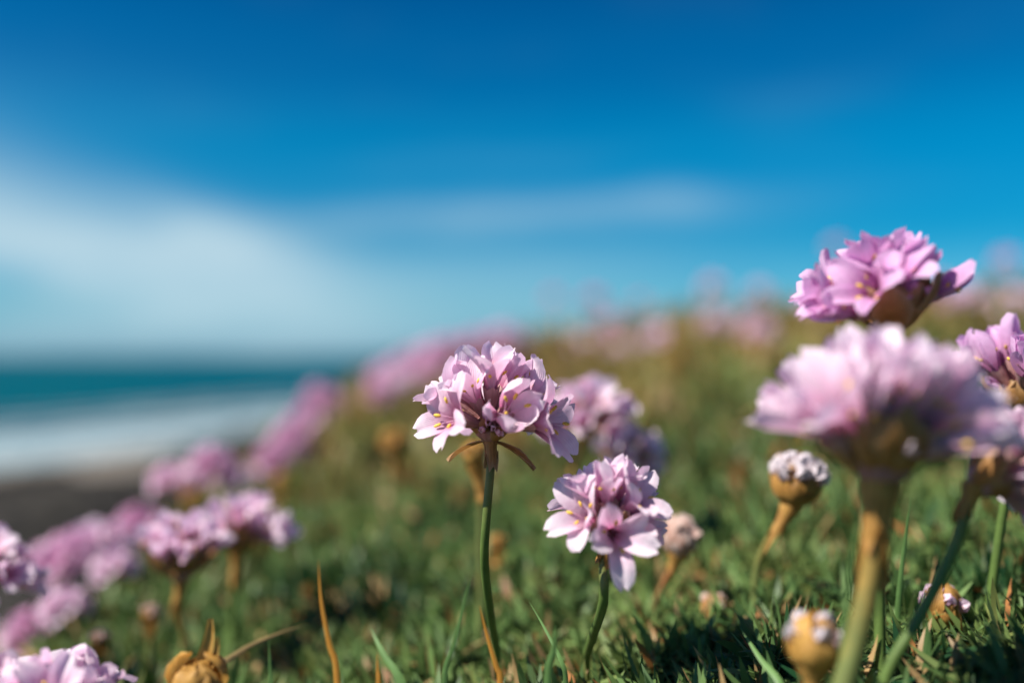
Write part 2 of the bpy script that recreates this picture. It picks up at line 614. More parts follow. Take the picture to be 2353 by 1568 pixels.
# ---------------------------------------------------------------- turf: cushions of narrow thrift leaves
def leaves(name, label, n_tuft, per, ymin, ymax, umax, size, segs, seed, lift=0.0):
    r = np.random.default_rng(seed)
    y = np.sqrt(r.uniform(ymin ** 2, ymax ** 2, n_tuft))
    u = r.uniform(-umax, umax, n_tuft)
    x = u * y
    keep = x > -0.42 - 0.25 * y
    x, y = x[keep], y[keep]
    n_tuft = len(x)
    z = ground(x, y)
    e = 0.004
    gx = (ground(x + e, y) - ground(x - e, y)) / (2 * e)
    gy = (ground(x, y + e) - ground(x, y - e)) / (2 * e)
    nrm = np.stack([-gx, -gy, np.ones_like(x)], -1)
    nrm /= np.linalg.norm(nrm, axis=1, keepdims=True)
    sc_t = size(y) * r.uniform(0.65, 1.3, n_tuft)
    # colour: fresh green nearby and in hollows, straw and rust scattered through, drier towards the crest
    dry = np.clip(0.0 + 0.92 * np.clip((y - 0.26) / 0.55, 0, 1) + 0.30 * lump(x, y, 26, 77) + 0.30 * lump(x, y, 95, 78) + r.normal(0, .12, n_tuft), 0, 1)
    N_ = n_tuft * per
    T = np.repeat(np.arange(n_tuft), per)
    phi = r.uniform(0, 2 * np.pi, N_)
    lean = r.uniform(0.35, 1.6, N_)
    L = sc_t[T] * r.uniform(0.6, 1.15, N_)
    wid = L * r.uniform(0.11, 0.20, N_) * np.clip(0.8 + (y[T] - 0.16) * 4.0, 0.8, 1.35)
    curl = r.uniform(-0.7, 1.2, N_)
    hd = np.stack([np.cos(phi), np.sin(phi), np.zeros(N_)], -1)
    nr = nrm[T]
    hd = hd - (hd * nr).sum(1, keepdims=True) * nr
    side = np.cross(nr, hd)
    base = np.stack([x, y, z], -1)[T] + hd * (sc_t[T] * r.uniform(0, .25, N_))[:, None] + nr * (sc_t[T] * (lift + r.uniform(-.1, .25, N_)))[:, None]
    k = segs + 1
    V = np.zeros((N_, k, 2, 3))
    p = base.copy()
    for i in range(k):
        s = i / segs
        a = lean + curl * s
        if i:
            p = p + (hd * np.sin(a)[:, None] + nr * np.cos(a)[:, None]) * (L / segs)[:, None]
        w = wid * (0.8 + 0.45 * s if s < 0.5 else max(0.05, 1.02 * (1 - ((s - .5) / .5) ** 1.5)))
        V[:, i, 0] = p - side * w[:, None] * .5
        V[:, i, 1] = p + side * w[:, None] * .5
    q = np.arange(N_)[:, None] * (2 * k)
    fs = []
    for i in range(segs):
        fs.append(np.stack([q[:, 0] + 2 * i, q[:, 0] + 2 * i + 1, q[:, 0] + 2 * i + 3, q[:, 0] + 2 * i + 2], -1))
    F = np.concatenate(fs)
    g1 = np.array([0.008, 0.046, 0.014])
    g2 = np.array([0.140, 0.225, 0.068])
    olive = np.array([0.27, 0.195, 0.052])
    straw = np.array([0.40, 0.26, 0.12])
    rust = np.array([0.33, 0.14, 0.045])
    f = np.clip(r.uniform(0, 1, N_) * 0.75 + 0.28 + (0.85 * lump(x, y, 120, 88) + 0.5 * lump(x, y, 48, 89))[T], 0, 1)[:, None]
    c = g1 * (1 - f) + g2 * f
    d = dry[T][:, None]
    c = c * (1 - d) + olive * d
    pick = r.uniform(0, 1, N_)
    ps = 0.065 + 0.15 * dry[T]
    c[pick < ps] = straw * r.uniform(.6, 1.1, (int((pick < ps).sum()), 1))
    sel = (pick > 1 - 0.5 * ps)
    c[sel] = rust * r.uniform(.6, 1.2, (int(sel.sum()), 1))
    rgba = np.ones((N_, k, 2, 4))
    rgba[..., :3] = c[:, None, None, :]
    o = link(name, fast_mesh(name, V.reshape(-1, 3), F, [M_LEAF], {'tint': rgba.reshape(-1, 4)}, smooth=True))
    o['kind'] = 'stuff'
    o['label'] = label
    return o


leaves('turf', 'dense green turf of narrow thrift leaves around the flower stems', 11000, 12, 0.08, 0.40, 0.78, lambda y: 0.0076 + 0.004 * y, 4, 5)
leaves('turf', 'olive and straw coloured turf covering the hillside up to its crest', 11500, 9, 0.40, 1.75, 0.72, lambda y: 0.013 + 0.016 * y, 2, 6)


# ---------------------------------------------------------------- flower pieces (shared mesh data)
def petal_mesh(name, L, Wd, th0, th1, cup, notch, seed, mat, nu=8, nv=6, r0=0.0006, wav=0.075):
    r = random.Random(seed)
    a1, a2, p1, p2 = r.uniform(-1, 1), r.uniform(-1, 1), r.uniform(0, 6), r.uniform(0, 6)
    prof = [(r0, 0.0)]
    K = 48
    for i in range(K):
        s = (i + .5) / K
        th = th0 + (th1 - th0) * (s * s * (3 - 2 * s))
        prof.append((prof[-1][0] + math.sin(th) * L / K, prof[-1][1] + math.cos(th) * L / K))
    V, UV = [], []
    for i in range(nu + 1):
        s = i / nu
        f = 0.24 + 0.76 * (1 - (1 - min(1, s / 0.68)) ** 1.7)
        if s > 0.62:
            f *= math.sqrt(max(0.03, 1 - ((s - 0.62) / 0.40) ** 2.4))
        for j in range(nv + 1):
            v = 2 * j / nv - 1
            se = s * (1 - notch * math.exp(-(v / 0.33) ** 2) * s ** 5) * (1 + 0.03 * a1 * v * s)
            x_ = se * K
            k0 = min(int(x_), K - 1)
            fr = x_ - k0
            rr = prof[k0][0] * (1 - fr) + prof[k0 + 1][0] * fr
            zz = prof[k0][1] * (1 - fr) + prof[k0 + 1][1] * fr
            th = th0 + (th1 - th0) * (se * se * (3 - 2 * se))
            w = Wd * .5 * f
            off = cup * w * v * v + wav * L * s * (math.sin(4.2 * v + p1) * 0.5 + math.sin(7 * s + 3 * v + p2) * .35) + 0.03 * L * a2 * s * v
            V.append((rr - math.cos(th) * off, v * w, zz + math.sin(th) * off))
            UV.append((s, j / nv))
    return mesh(name, V, grid_faces(nu, nv), [mat], UV)


MM = 0.001
PET = {}


def petals(kind, mat):
    key = (kind, mat.name)
    if key not in PET:
        th = {'flat': (0.35, 1.55), 'open': (0.25, 1.25), 'half': (0.12, 0.85), 'vase': (0.05, 0.50), 'cup': (1.0, 0.05), 'closed': (0.20, -0.05)}[kind]
        cup = {'flat': 0.22, 'open': 0.30, 'half': 0.40, 'vase': 0.42, 'cup': 0.45, 'closed': 0.6}[kind]
        wf = 0.8 if kind == 'vase' else 1.0
        PET[key] = [petal_mesh('petal', 8.0 * MM * sL, 3.95 * wf * MM * sW, th[0], th[1] + dt, cup, nn_, 10 + i, mat)
                    for i, (sL, sW, dt, nn_) in enumerate(((1, 1, 0, .10), (1.06, .92, .14, .06), (.93, 1.1, -.12, .15), (1.0, .8, .05, .03), (1.02, 1.02, -.2, .12)))]
    return PET[key]


def calyx_mesh():
    V, F, UV = [], [], []
    ns, nr = 10, 7
    for i in range(nr):
        s = i / (nr - 1)
        rad = (0.35 + 0.95 * s ** 1.4) * MM
        for k in range(ns):
            an = 6.28318 * k / ns
            rr = rad * (1 + (0.10 if k % 2 else -0.06))
            zz = -5.6 * MM + s * 6.6 * MM + (0.7 * MM * (k % 2) if i == nr - 1 else 0)
            V.append((rr * math.cos(an), rr * math.sin(an), zz))
            UV.append((s, k / ns))
    for i in range(nr - 1):
        for k in range(ns):
            F.append((i * ns + k, i * ns + (k + 1) % ns, (i + 1) * ns + (k + 1) % ns, (i + 1) * ns + k))
    return mesh('floret', V, F, [M_CALYX], UV)


ME_CALYX = calyx_mesh()


def stamen_mesh(L, lean, seed):
    pts = [Vector((0.25 * MM, 0, 0)), Vector((0.25 * MM + L * .4 * math.sin(lean * .5), 0, L * .42)), Vector((0.25 * MM + L * .95 * math.sin(lean), 0.1 * MM, L * math.cos(lean)))]
    V, F, UV = tube(catmull(pts, 4), [0.10 * MM] * 4 + [0.07 * MM], 5, False)
    mi = [0] * len(F)
    c = pts[-1]
    b = len(V)
    nu, nv = 4, 6
    for i in range(nu + 1):
        th = math.pi * i / nu
        for k in range(nv):
            ph = 6.28318 * k / nv
            V.append(c + Vector((0.62 * MM * math.cos(th) * .8, 0.30 * MM * math.sin(th) * math.cos(ph), 0.30 * MM * math.sin(th) * math.sin(ph) + 0.62 * MM * math.cos(th) * .5)))
            UV.append((1, 0))
    for i in range(nu):
        for k in range(nv):
            F.append((b + i * nv + k, b + i * nv + (k + 1) % nv, b + (i + 1) * nv + (k + 1) % nv, b + (i + 1) * nv + k))
            mi.append(1)
    return mesh('stamen', V, F, [M_FILAMENT, M_ANTHER], UV, mi)


ME_STAMEN = [stamen_mesh(4.6 * MM, 0.32, 1), stamen_mesh(4.1 * MM, 0.5, 2), stamen_mesh(5.0 * MM, 0.42, 3)]


def bract_mesh(L, Wd, th0, th1, seed, mat, name='bract'):
    r = random.Random(seed)
    V, UV = [], []
    nu, nv = 6, 4
    prof = [(0.6 * MM, 0.0)]
    for i in range(nu):
        s = (i + .5) / nu
        th = th0 + (th1 - th0) * s
        prof.append((prof[-1][0] + math.sin(th) * L / nu, prof[-1][1] + math.cos(th) * L / nu))
    for i in range(nu + 1):
        s = i / nu
        f = (0.45 + 0.9 * s) if s < .5 else 0.9 * (1 - ((s - .5) / .5) ** 1.8) + 0.03
        th = th0 + (th1 - th0) * s
        for j in range(nv + 1):
            v = 2 * j / nv - 1
            w = Wd * .5 * f
            off = 0.42 * w * v * v + 0.05 * L * s * math.sin(5 * v + seed)
            V.append((prof[i][0] - math.cos(th) * off, v * w, prof[i][1] + math.sin(th) * off))
            UV.append((s, j / nv))
    return mesh(name, V, grid_faces(nu, nv), [mat], UV)


ME_BRACT = [bract_mesh(6.0 * MM, 4.6 * MM, 1.25, -0.15, 1, M_BRACT), bract_mesh(7.2 * MM, 4.0 * MM, 1.35, 0.1, 2, M_BRACT), bract_mesh(5.2 * MM, 4.4 * MM, 1.15, -0.4, 3, M_BRACT)]
ME_BRACT_LONG = bract_mesh(8.0 * MM, 2.6 * MM, 1.75, 2.35, 5, M_BRACT)


def corolla_mesh(kind, mat, seed, small=False):
    # one small far floret: tube and five petals grown together in one surface
    r = random.Random(seed)
    V, F, UV, mi = [], [], [], []
    th = {'open': (0.25, 1.25), 'half': (0.12, 0.85)}[kind]
    for k in range(5):
        me = petal_mesh('tmp', 7.4 * MM * r.uniform(.9, 1.1), 4.6 * MM, th[0], th[1] + r.uniform(-.2, .2), .3, .08, seed * 10 + k, mat, 4, 3)
        a = 6.28318 * k / 5 + r.uniform(-.15, .15)
        b = len(V)
        for v in me.vertices:
            V.append((v.co.x * math.cos(a) - v.co.y * math.sin(a), v.co.x * math.sin(a) + v.co.y * math.cos(a), v.co.z))
        F += [tuple(b + i for i in f) for f in grid_faces(4, 3)]
        UV += [(i / 4, j / 3) for i in range(5) for j in range(4)]
        mi += [0] * 12
        bpy.data.meshes.remove(me)
    b = len(V)
    for i in range(3):
        for k in range(6):
            an = 6.28318 * k / 6
            rad = (0.35 + 0.35 * i) * MM
            V.append((rad * math.cos(an), rad * math.sin(an), -5.5 * MM + 2.9 * MM * i))
            UV.append((i / 2, k / 6))
    for i in range(2):
        for k in range(6):
            F.append((b + i * 6 + k, b + i * 6 + (k + 1) % 6, b + (i + 1) * 6 + (k + 1) % 6, b + (i + 1) * 6 + k))
            mi.append(1)
    return mesh('floret', V, F, [mat, M_CALYX], UV, mi)


def put(name, me, parent, loc, quat=None, scale=1.0):
    o = bpy.data.objects.new(name, me)
    COL.objects.link(o)
    o.parent = parent
    o.location = loc
    if quat is not None:
        o.rotation_mode = 'QUATERNION'
        o.rotation_quaternion = quat
    o.scale = (scale,) * 3 if isinstance(scale, (int, float)) else scale
    return o


def add_floret(root, c, d, tl, sc, kind, mat, stam=True, roll=None, r=rnd, drop=()):
    """one floret: calyx tube with five petals and five stamens; c = head centre relative to root, d = direction, tl = tube length in mm"""
    d = Vector(d).normalized()
    q = frame(d, r.uniform(0, 6.28) if roll is None else roll)
    fl = put('floret', ME_CALYX, root, c + d * tl * MM, q, sc)
    ps = petals(kind, mat)
    for k in range(5):
        if k in drop:
            continue
        a = 6.28318 * k / 5 + r.uniform(-.16, .16)
        tilt = r.uniform(-.16, .16)
        pq = Quaternion((0, 0, 1), a) @ Quaternion((0, 1, 0), tilt) @ Quaternion((1, 0, 0), r.uniform(-.2, .2))
        put('petal', ps[r.randrange(len(ps))], fl, (0, 0, 0.05 * MM * k), pq, r.uniform(.92, 1.08))
    if stam:
        for k in range(5):
            put('stamen', ME_STAMEN[r.randrange(3)], fl, (0, 0, 0), Quaternion((0, 0, 1), 6.28318 * (k + .5) / 5 + r.uniform(-.3, .3)), r.uniform(.85, 1.05))
    return fl


BUDP = {}


def add_bud(root, c, d, tl, sc, mat, r=rnd):
    """an unopened floret: calyx with three rolled petals"""
    d = Vector(d).normalized()
    fl = put('floret', ME_CALYX, root, c + d * tl * MM, frame(d, r.uniform(0, 6.28)), sc)
    ps = petals('closed', mat)
    for k in range(3):
        put('petal', ps[r.randrange(len(ps))], fl, (0, 0, 0), Quaternion((0, 0, 1), 6.28318 * k / 3 + r.uniform(-.3, .3)), r.uniform(.5, .7))
    return fl


def add_stem(root, pts, rad, mat, base):
    pp = catmull([p - base for p in pts], 22)
    n = len(pp)
    V, F, UV = tube(pp, [rad * (1.12 - 0.22 * i / (n - 1)) for i in range(n)], 10)
    return link('stem', mesh('stem', V, F, [mat], UV), root)


def add_sheath(root, top, direction, length, rad, mat, seed, flare=1.5):
    r = random.Random(seed)
    rag = [r.uniform(-.9, .45) * length * .6 for _ in range(12)]
    pts = [top + direction * length * i / 6 for i in range(7)]
    rs = [rad * (flare * 1.35 - (flare * 1.35 - 1.05) * min(1, i / 3.2)) + (0.10 * rad * math.sin(i * 2.1)) for i in range(7)]
    rs[-1] *= 1.25
    V, F, UV = tube(pts, rs, 12, False, lambda i, k: rag[k] * (i / 6) ** 3)
    return link('sheath', mesh('sheath', V, F, [mat], UV), root)


def add_bracts(root, c, axis_, n, sc, r, meshes=None):
    meshes = meshes or ME_BRACT
    q0 = frame(axis_)
    for k in range(n):
        ring = k % 2
        a = 6.28318 * k / n + r.uniform(-.2, .2)
        q = q0 @ Quaternion((0, 0, 1), a) @ Quaternion((0, 1, 0), r.uniform(-.12, .12) - 0.12 * ring)
        put('bract', meshes[r.randrange(len(meshes))], root, c + axis_ * (0.5 * MM * ring - 0.9 * MM), q, sc * r.uniform(.88, 1.12))


def add_receptacle(root, c, axis_, rad, mat):
    V, F, UV = [], [], []
    for i in range(7):
        th = math.pi * i / 6
        for k in range(10):
            ph = 6.28318 * k / 10
            V.append((rad * math.sin(th) * math.cos(ph), rad * math.sin(th) * math.sin(ph), rad * .9 * math.cos(th)))
            UV.append((i / 6, k / 10))
    for i in range(6):
        for k in range(10):
            F.append((i * 10 + k, i * 10 + (k + 1) % 10, (i + 1) * 10 + (k + 1) % 10, (i + 1) * 10 + k))
    put('receptacle', mesh('receptacle', V, F, [mat], UV), root, c + axis_ * rad * .5, frame(axis_))


def dome(n, amax, r, jit=0.10):
    """n directions spread over a dome of half-angle amax about +Z"""
    res = []
    cm = math.cos(amax)
    for i in range(n):
        z = 1 - (1 - cm) * (i + 0.5) / n
        a = i * 2.399963 + r.uniform(-.2, .2)
        s = math.sqrt(max(0, 1 - z * z))
        res.append(Vector((s * math.cos(a) + r.uniform(-jit, jit), s * math.sin(a) + r.uniform(-jit, jit), z + r.uniform(-jit, jit))).normalized())
    return res


def thrift(label, group, head, Y, axis_, stem_px, florets=None, n=13, amax=1.75, sc=1.0, mat=None, stem_mat_=None, srad=0.75, sheath=9.0,
           sheath_mat=None, seed=1, stam=True, buds=4, bracts=10, kinds=('open', 'half', 'open'), tube_mm=5.2, flare=1.25, extra=(), longbract=False, spread=1.0, recep=1.0, name='thrift_flower'):
    """head = pixel of the head's base, stem_px = [(px,py,dY)...] further points down the stem; the foot is put on the turf"""
    r = random.Random(seed)
    mat = mat or M_PETAL
    C = P(head[0], head[1], Y)
    pts = [C] + [P(a, b, Y + dy) for a, b, dy in stem_px]
    last = pts[-1]
    foot = Vector((last.x, last.y, gz(last.x, last.y) - 0.002))
    if last.z - foot.z > 0.003:
        pts.append(foot)
    base = pts[-1].copy()
    root = empty(name, base)
    tag(root, label, 'flower', group)
    axis_ = Vector(axis_).normalized()
    add_stem(root, pts[::-1], srad * MM, stem_mat_ or M_STEM, base)
    c = C - base
    dn = (pts[1] - pts[0]).normalized()
    if sheath:
        add_sheath(root, c - axis_ * 0.2 * MM, dn, sheath * MM, (srad + .22) * MM, sheath_mat or M_SHEATH, seed, flare)
    add_receptacle(root, c, axis_, 2.6 * MM * sc * recep, M_CALYX)
    add_bracts(root, c, axis_, bracts, sc * spread, r)
    if longbract:
        for lb in longbract:
            put('bract', ME_BRACT_LONG, root, c - axis_ * MM, frame(axis_, lb), sc)
    q = frame(axis_)
    if florets is None:
        florets = []
        for d in dome(n, amax, r):
            florets.append((q @ d, tube_mm * r.uniform(.9, 1.15), sc * r.uniform(.9, 1.08), kinds[r.randrange(len(kinds))]))
    cc = c + axis_ * 1.2 * MM * sc
    for f in list(florets) + list(extra):
        d, tl, fs, kind = f[:4]
        if kind == 'bud':
            add_bud(root, cc, d, tl, fs, mat, r)
        else:
            add_floret(root, cc, d, tl * min(fs, 1.1), fs, kind, mat, stam, f[4] if len(f) > 4 else None, r)
    for d in dome(buds, 1.2, r):
        add_bud(root, cc, q @ d, 3.6 * sc, sc * .7, mat, r)
    return root


# ---------------------------------------------------------------- flowers in and near the plane of focus
G_OPEN = 'open thrift flowers standing on the turf'
thrift('sharp pale pink thrift flower on a tall green stem, yellow stamens showing, above bare turf', G_OPEN,
       (1126, 1000), 0.155, (0, -0.1, 1), [(1128, 1060, 0), (1118, 1180, 0), (1113, 1290, .003), (1128, 1420, .012), (1140, 1500, .020)],
       florets=[((-0.78, -0.62, 0.28), 4.6, 1.06, 'flat', 0.2), ((0.02, -0.30, 0.95), 5.4, 1.02, 'half', 0.5), ((0.42, -0.88, 0.42), 5.0, 0.98, 'cup', 0.9),
                ((0.90, -0.45, 0.12), 6.4, 1.06, 'flat', 0.3), ((0.72, 0.22, 0.62), 6.0, 0.98, 'open'), ((-0.72, 0.10, 0.62), 5.4, 1.0, 'open'),
                ((-0.40, 0.25, 0.86), 5.4, .96, 'half'), ((0.32, 0.25, 0.9), 5.2, 1.0, 'half'), ((-0.42, -0.35, 0.85), 4.6, .92, 'half'),
                ((0.0, 0.9, 0.35), 4.8, .95, 'open'), ((-0.65, 0.65, 0.25), 4.8, .95, 'open'), ((0.65, 0.65, 0.3), 5.0, .95, 'open'),
                ((-0.05, -0.9, 0.25), 2.4, .55, 'bud'), ((0.12, -0.9, 0.05), 2.6, .5, 'bud'), ((-0.12, -0.8, 0.5), 2.6, .55, 'bud'), ((-0.3, -0.9, 0.0), 2.2, .5, 'bud'),
                ((0.35, -0.9, -0.1), 2.4, .5, 'bud')],
       seed=5, buds=3, bracts=9, longbract=(-0.45, 2.7), sheath=4.5, sheath_mat=M_BRACT, flare=1.0, srad=.72)

thrift('sharp small pink and white thrift flower on a short stem with a crimson throat', G_OPEN,
       (1392, 1228), 0.150, (0.02, -0.25, 1), [(1386, 1290, 0), (1386, 1380, 0), (1362, 1460, .014), (1345, 1520, .022)],
       florets=[((-0.66, -0.68, 0.45), 3.4, 0.95, 'open', 0.6), ((0.60, -0.55, 0.66), 4.6, 0.95, 'open', 0.1), ((0.10, -0.97, -0.02), 3.6, 0.98, 'open', 0.95),
                ((-0.05, -0.45, 0.90), 4.4, .92, 'vase'), ((0.22, -0.2, 0.95), 4.6, .85, 'half'), ((-0.1, 0.3, 0.95), 5.8, .62, 'bud'), ((-0.35, -0.2, 0.9), 4.0, .85, 'half'),
                ((0.80, -0.45, 0.15), 3.8, .8, 'half'), ((0.4, 0.5, 0.7), 4.0, .9, 'open'), ((-0.5, 0.5, 0.6), 4.0, .9, 'open'),
                ((-0.85, -0.3, 0.05), 3.8, .7, 'bud'), ((0.90, -0.2, -0.05), 4.2, .7, 'bud'), ((0.05, -0.8, 0.45), 3.0, .6, 'bud')],
       seed=9, buds=2, bracts=8, sheath=5.0, sc=.86)

thrift('bright pink thrift head with a brown bract cup, rising directly above a larger blurred flower', G_OPEN,
       (2050, 752), 0.142, (-0.14, -0.16, 0.97), [(2044, 800, .003), (2030, 950, .006), (2020, 1200, .006)],
       florets=[((-0.62, -0.70, 0.52), 5.0, 1.0, 'open', 0.4), ((-0.95, -0.15, 0.26), 6.6, 1.0, 'half'), ((-0.93, -0.35, 0.12), 6.4, .9, 'vase'), ((-0.85, 0.1, 0.45), 6.4, 1.0, 'half'),
                ((-0.5, -0.1, 0.85), 5.2, .95, 'half'), ((-0.2, 0.1, 0.98), 5.0, 1.0, 'half'), ((0.1, -0.1, 0.98), 4.8, 1.0, 'half'), ((0.34, 0.0, 0.9), 4.8, .92, 'half'),
                ((0.86, -0.12, 0.52), 6.8, 0.86, 'closed'), ((-0.15, -0.55, 0.82), 4.6, 1.0, 'open'), ((-0.3, 0.6, 0.6), 5.0, 1.0, 'open'), ((0.3, 0.55, 0.7), 5.0, .9, 'half'),
                ((0.25, -0.7, 0.62), 3.6, .7, 'bud'), ((0.5, -0.5, 0.5), 3.8, .7, 'bud'), ((0.6, -0.3, 0.5), 3.8, .7, 'bud'), ((0.05, -0.8, 0.5), 3.4, .6, 'bud')],
       seed=14, mat=M_PETAL_PINK, bracts=12, buds=2, spread=1.45, sheath=7)

thrift('largest pink thrift head, softly blurred, on a thick stem wrapped in a papery orange sheath', G_OPEN,
       (2024, 1088), 0.123, (0.03, -0.05, 1), [(2016, 1180, 0), (1998, 1330, 0), (1965, 1480, 0), (1925, 1640, 0)],
       florets=[((-0.88, -0.12, 0.46), 5.2, 1.45, 'vase'), ((-0.60, -0.35, 0.72), 4.8, 1.45, 'half'), ((-0.30, -0.50, 0.82), 4.6, 1.35, 'vase'),
                ((-0.20, -0.1, 0.96), 5.2, 1.45, 'vase'), ((0.08, -0.45, 0.90), 4.8, 1.36, 'vase'), ((0.38, -0.42, 0.82), 4.8, 1.40, 'vase'), ((0.66, -0.38, 0.62), 5.0, 1.40, 'vase'),
                ((0.56, -0.1, 0.72), 4.8, 1.38, 'vase'), ((0.2, 0.3, 0.92), 4.6, 1.36, 'vase'), ((-0.4, 0.35, 0.85), 4.8, 1.36, 'vase'), ((0.5, 0.45, 0.6), 4.8, 1.3, 'vase'),
                ((0.80, -0.40, 0.34), 5.0, 1.38, 'vase'), ((-0.72, 0.3, 0.6), 5.0, 1.3, 'vase')],
       seed=21, bracts=12, srad=1.35, sheath=13, spread=1.7, sc=1.1, buds=3, recep=1.4, stem_mat_=M_STEM_OR)

thrift('half opened pink thrift head with rusty scales standing behind the shaded purple flower', G_OPEN,
       (2345, 945), 0.168, (0, -0.1, 1), [(2335, 1000, 0), (2300, 1200, .002), (2270, 1420, .004)],
       n=12, amax=1.0, kinds=('closed', 'closed', 'half'), seed=31, mat=M_PETAL_PINK, bracts=12, spread=1.35, tube_mm=5.6, sc=1.05, buds=6, sheath=6)

thrift('shaded purple thrift flower with a torn orange sheath on a slanting bright green stem', G_OPEN,
       (2243, 1112), 0.132, (0.8, 0.05, 0.40), [(2226, 1150, 0), (2192, 1260, 0), (2110, 1420, 0), (2030, 1568, 0)], n=10, amax=1.1, seed=37, bracts=9, sheath=5,
       kinds=('half', 'open'), srad=.75, sc=.95, stem_mat_=M_STEM)

thrift('softly blurred pink thrift flower just behind the tall sharp one, on an ochre stem', G_OPEN,
       (1350, 985), 0.235, (0.1, -0.15, 1), [(1325, 1050, 0), (1312, 1150, .002)], n=13, seed=44, stem_mat_=M_STEM_OR, mat=M_PETAL, bracts=9, sc=.92)
thrift('low purple thrift flower in shade, leaning out beside the softly blurred pink one', G_OPEN,
       (1440, 1060), 0.24, (0.55, -0.1, 0.7), [(1395, 1040, .004), (1385, 1120, .006)], n=10, seed=45, stem_mat_=M_STEM_OR, bracts=8, sc=.72)

thrift('pale pink thrift flower with a round rusty cup on an ochre stem by the slope', G_OPEN,
       (418, 1318), 0.215, (0.02, -0.2, 1), [(408, 1380, 0), (425, 1460, .001), (440, 1510, .002)], n=11, amax=0.95, seed=52, buds=2, stem_mat_=M_STEM_OR, bracts=12, spread=1.75, sc=.94, recep=1.5, tube_mm=6.2, kinds=('vase', 'closed', 'vase'))
thrift('pale pink thrift flower touching the rusty cupped one, a white petal held out', G_OPEN,
       (545, 1258), 0.23, (0.15, -0.1, 1), [(540, 1330, 0), (535, 1420, .002)], n=10, amax=1.05, seed=57, kinds=('vase', 'half'), spread=1.5, buds=2, bracts=9, sc=.92, extra=[((0.9, -0.35, 0.30), 6.5, 1.0, 'half')])
thrift('pink thrift flower with a pale drooping petal at the foot of the slope edge', G_OPEN,
       (-45, 1350), 0.20, (0.15, -0.2, 1), [(-50, 1420, 0)], n=12, seed=63, bracts=9, sc=.95)
thrift('pale thrift flower opening wide low down on the slope, brown scales showing', G_OPEN,
       (130, 1690), 0.140, (0.1, -0.1, 1), [(120, 1730, 0)], n=9, amax=1.2, seed=66, bracts=12, sc=.92, spread=1.2)
thrift('lilac thrift flower crowding the low wide open one on the slope', G_OPEN,
       (-50, 1660), 0.18, (0.1, -0.1, 1), [(-55, 1720, 0)], n=11, seed=68, bracts=8, sc=.95)


# ---------------------------------------------------------------- closed buds and dried heads
ME_SCALE = {}


def scales(mat, close):
    if (mat.name, close) not in ME_SCALE:
        ME_SCALE[mat.name, close] = [bract_mesh((7.4 if close else 6.2) * MM, 4.6 * MM, 1.45, -1.35 if close else -0.75, 11 + i, mat, 'scale') for i in range(3)]
    return ME_SCALE[mat.name, close]


def bud(label, head, Y, axis_, stem_px, sc, top_mat, scale_mat, stem_m, seed, tips=9, sheath=6, close=False, name='thrift_bud', group='closed and dried thrift heads'):
    r = random.Random(seed)
    C = P(head[0], head[1], Y)
    pts = [C] + [P(a, b, Y + dy) for a, b, dy in stem_px]
    last = pts[-1]
    foot = Vector((last.x, last.y, gz(last.x, last.y) - .002))
    if last.z - foot.z > .003:
        pts.append(foot)
    base = pts[-1].copy()
    root = empty(name, base)
    tag(root, label, 'bud', group)
    axis_ = Vector(axis_).normalized()
    add_stem(root, pts[::-1], .7 * MM, stem_m, base)
    c = C - base
    add_sheath(root, c, (pts[1] - pts[0]).normalized(), sheath * MM, 1.0 * MM, M_SHEATH, seed, 1.7)
    add_receptacle(root, c + axis_ * 1.6 * MM * sc, axis_, 2.5 * MM * sc, scale_mat)
    q0 = frame(axis_)
    sm = scales(scale_mat, close)
    for k in range(13):
        a = k * 2.4 + r.uniform(-.2, .2)
        q = q0 @ Quaternion((0, 0, 1), a) @ Quaternion((0, 1, 0), -0.05 * (k // 5) + r.uniform(-.07, .07))
        put('bract', sm[k % 3], root, c + axis_ * (0.55 * (k // 5) - 0.6) * MM * sc, q, sc * r.uniform(.9, 1.1))
    ps = petals('closed', M_PETAL)
    for d in dome(tips * 2, 1.0, r, .05):
        fl = put('floret', ME_CALYX, root, c + axis_ * 1.6 * MM * sc + (q0 @ d) * 2.5 * MM * sc, frame(q0 @ d, r.uniform(0, 6)), sc * .8)
        for k in range(3):
            o = put('petal', BUDTIP[top_mat.name][k], fl, (0, 0, -0.6 * MM), Quaternion((0, 0, 1), k * 2.1 + r.uniform(-.3, .3)), .62)
    return root


BUDTIP = {m.name: [petal_mesh('petal', 6 * MM, 4.6 * MM, .5, -.75, .55, .05, 70 + k, m, 6, 4, 0.0004, 0.015) for k in range(3)] for m in (M_BUDWHITE, M_PETAL, M_GOLD, M_BUDPINK)}

bud('white topped thrift bud with orange scales on a leaning orange stem', (1822, 1150), .185, (0.15, -0.1, 1), [(1800, 1190, 0), (1755, 1260, .004), (1735, 1330, .006)], 1.5, M_BUDWHITE, M_SHEATH, M_STEM_OR, 3, 11, 9)
bud('round cream and pink thrift bud on a rusty red stem beside the small sharp flower', (1556, 1268), .195, (0.1, -0.1, 1), [(1545, 1300, 0), (1520, 1350, .002), (1490, 1420, .004)], 1.2, M_BUDPINK, M_BUDPINK, M_STEM_RED, 4, 3, 5, True)
bud('ragged golden and white dried thrift head low by the thick sheathed stem', (1868, 1525), .128, (0.0, -0.15, 1), [(1866, 1580, 0)], 1.15, M_BUDWHITE, M_GOLD, M_STEM, 5, 3, 5, True)
bud('orange thrift bud tipped with pale pink behind the slanting green stem', (2156, 1432), .168, (0.1, -0.1, 1), [(2150, 1500, 0)], 1.1, M_PETAL, M_SHEATH, M_STEM_OR, 6, 3, 6, True)
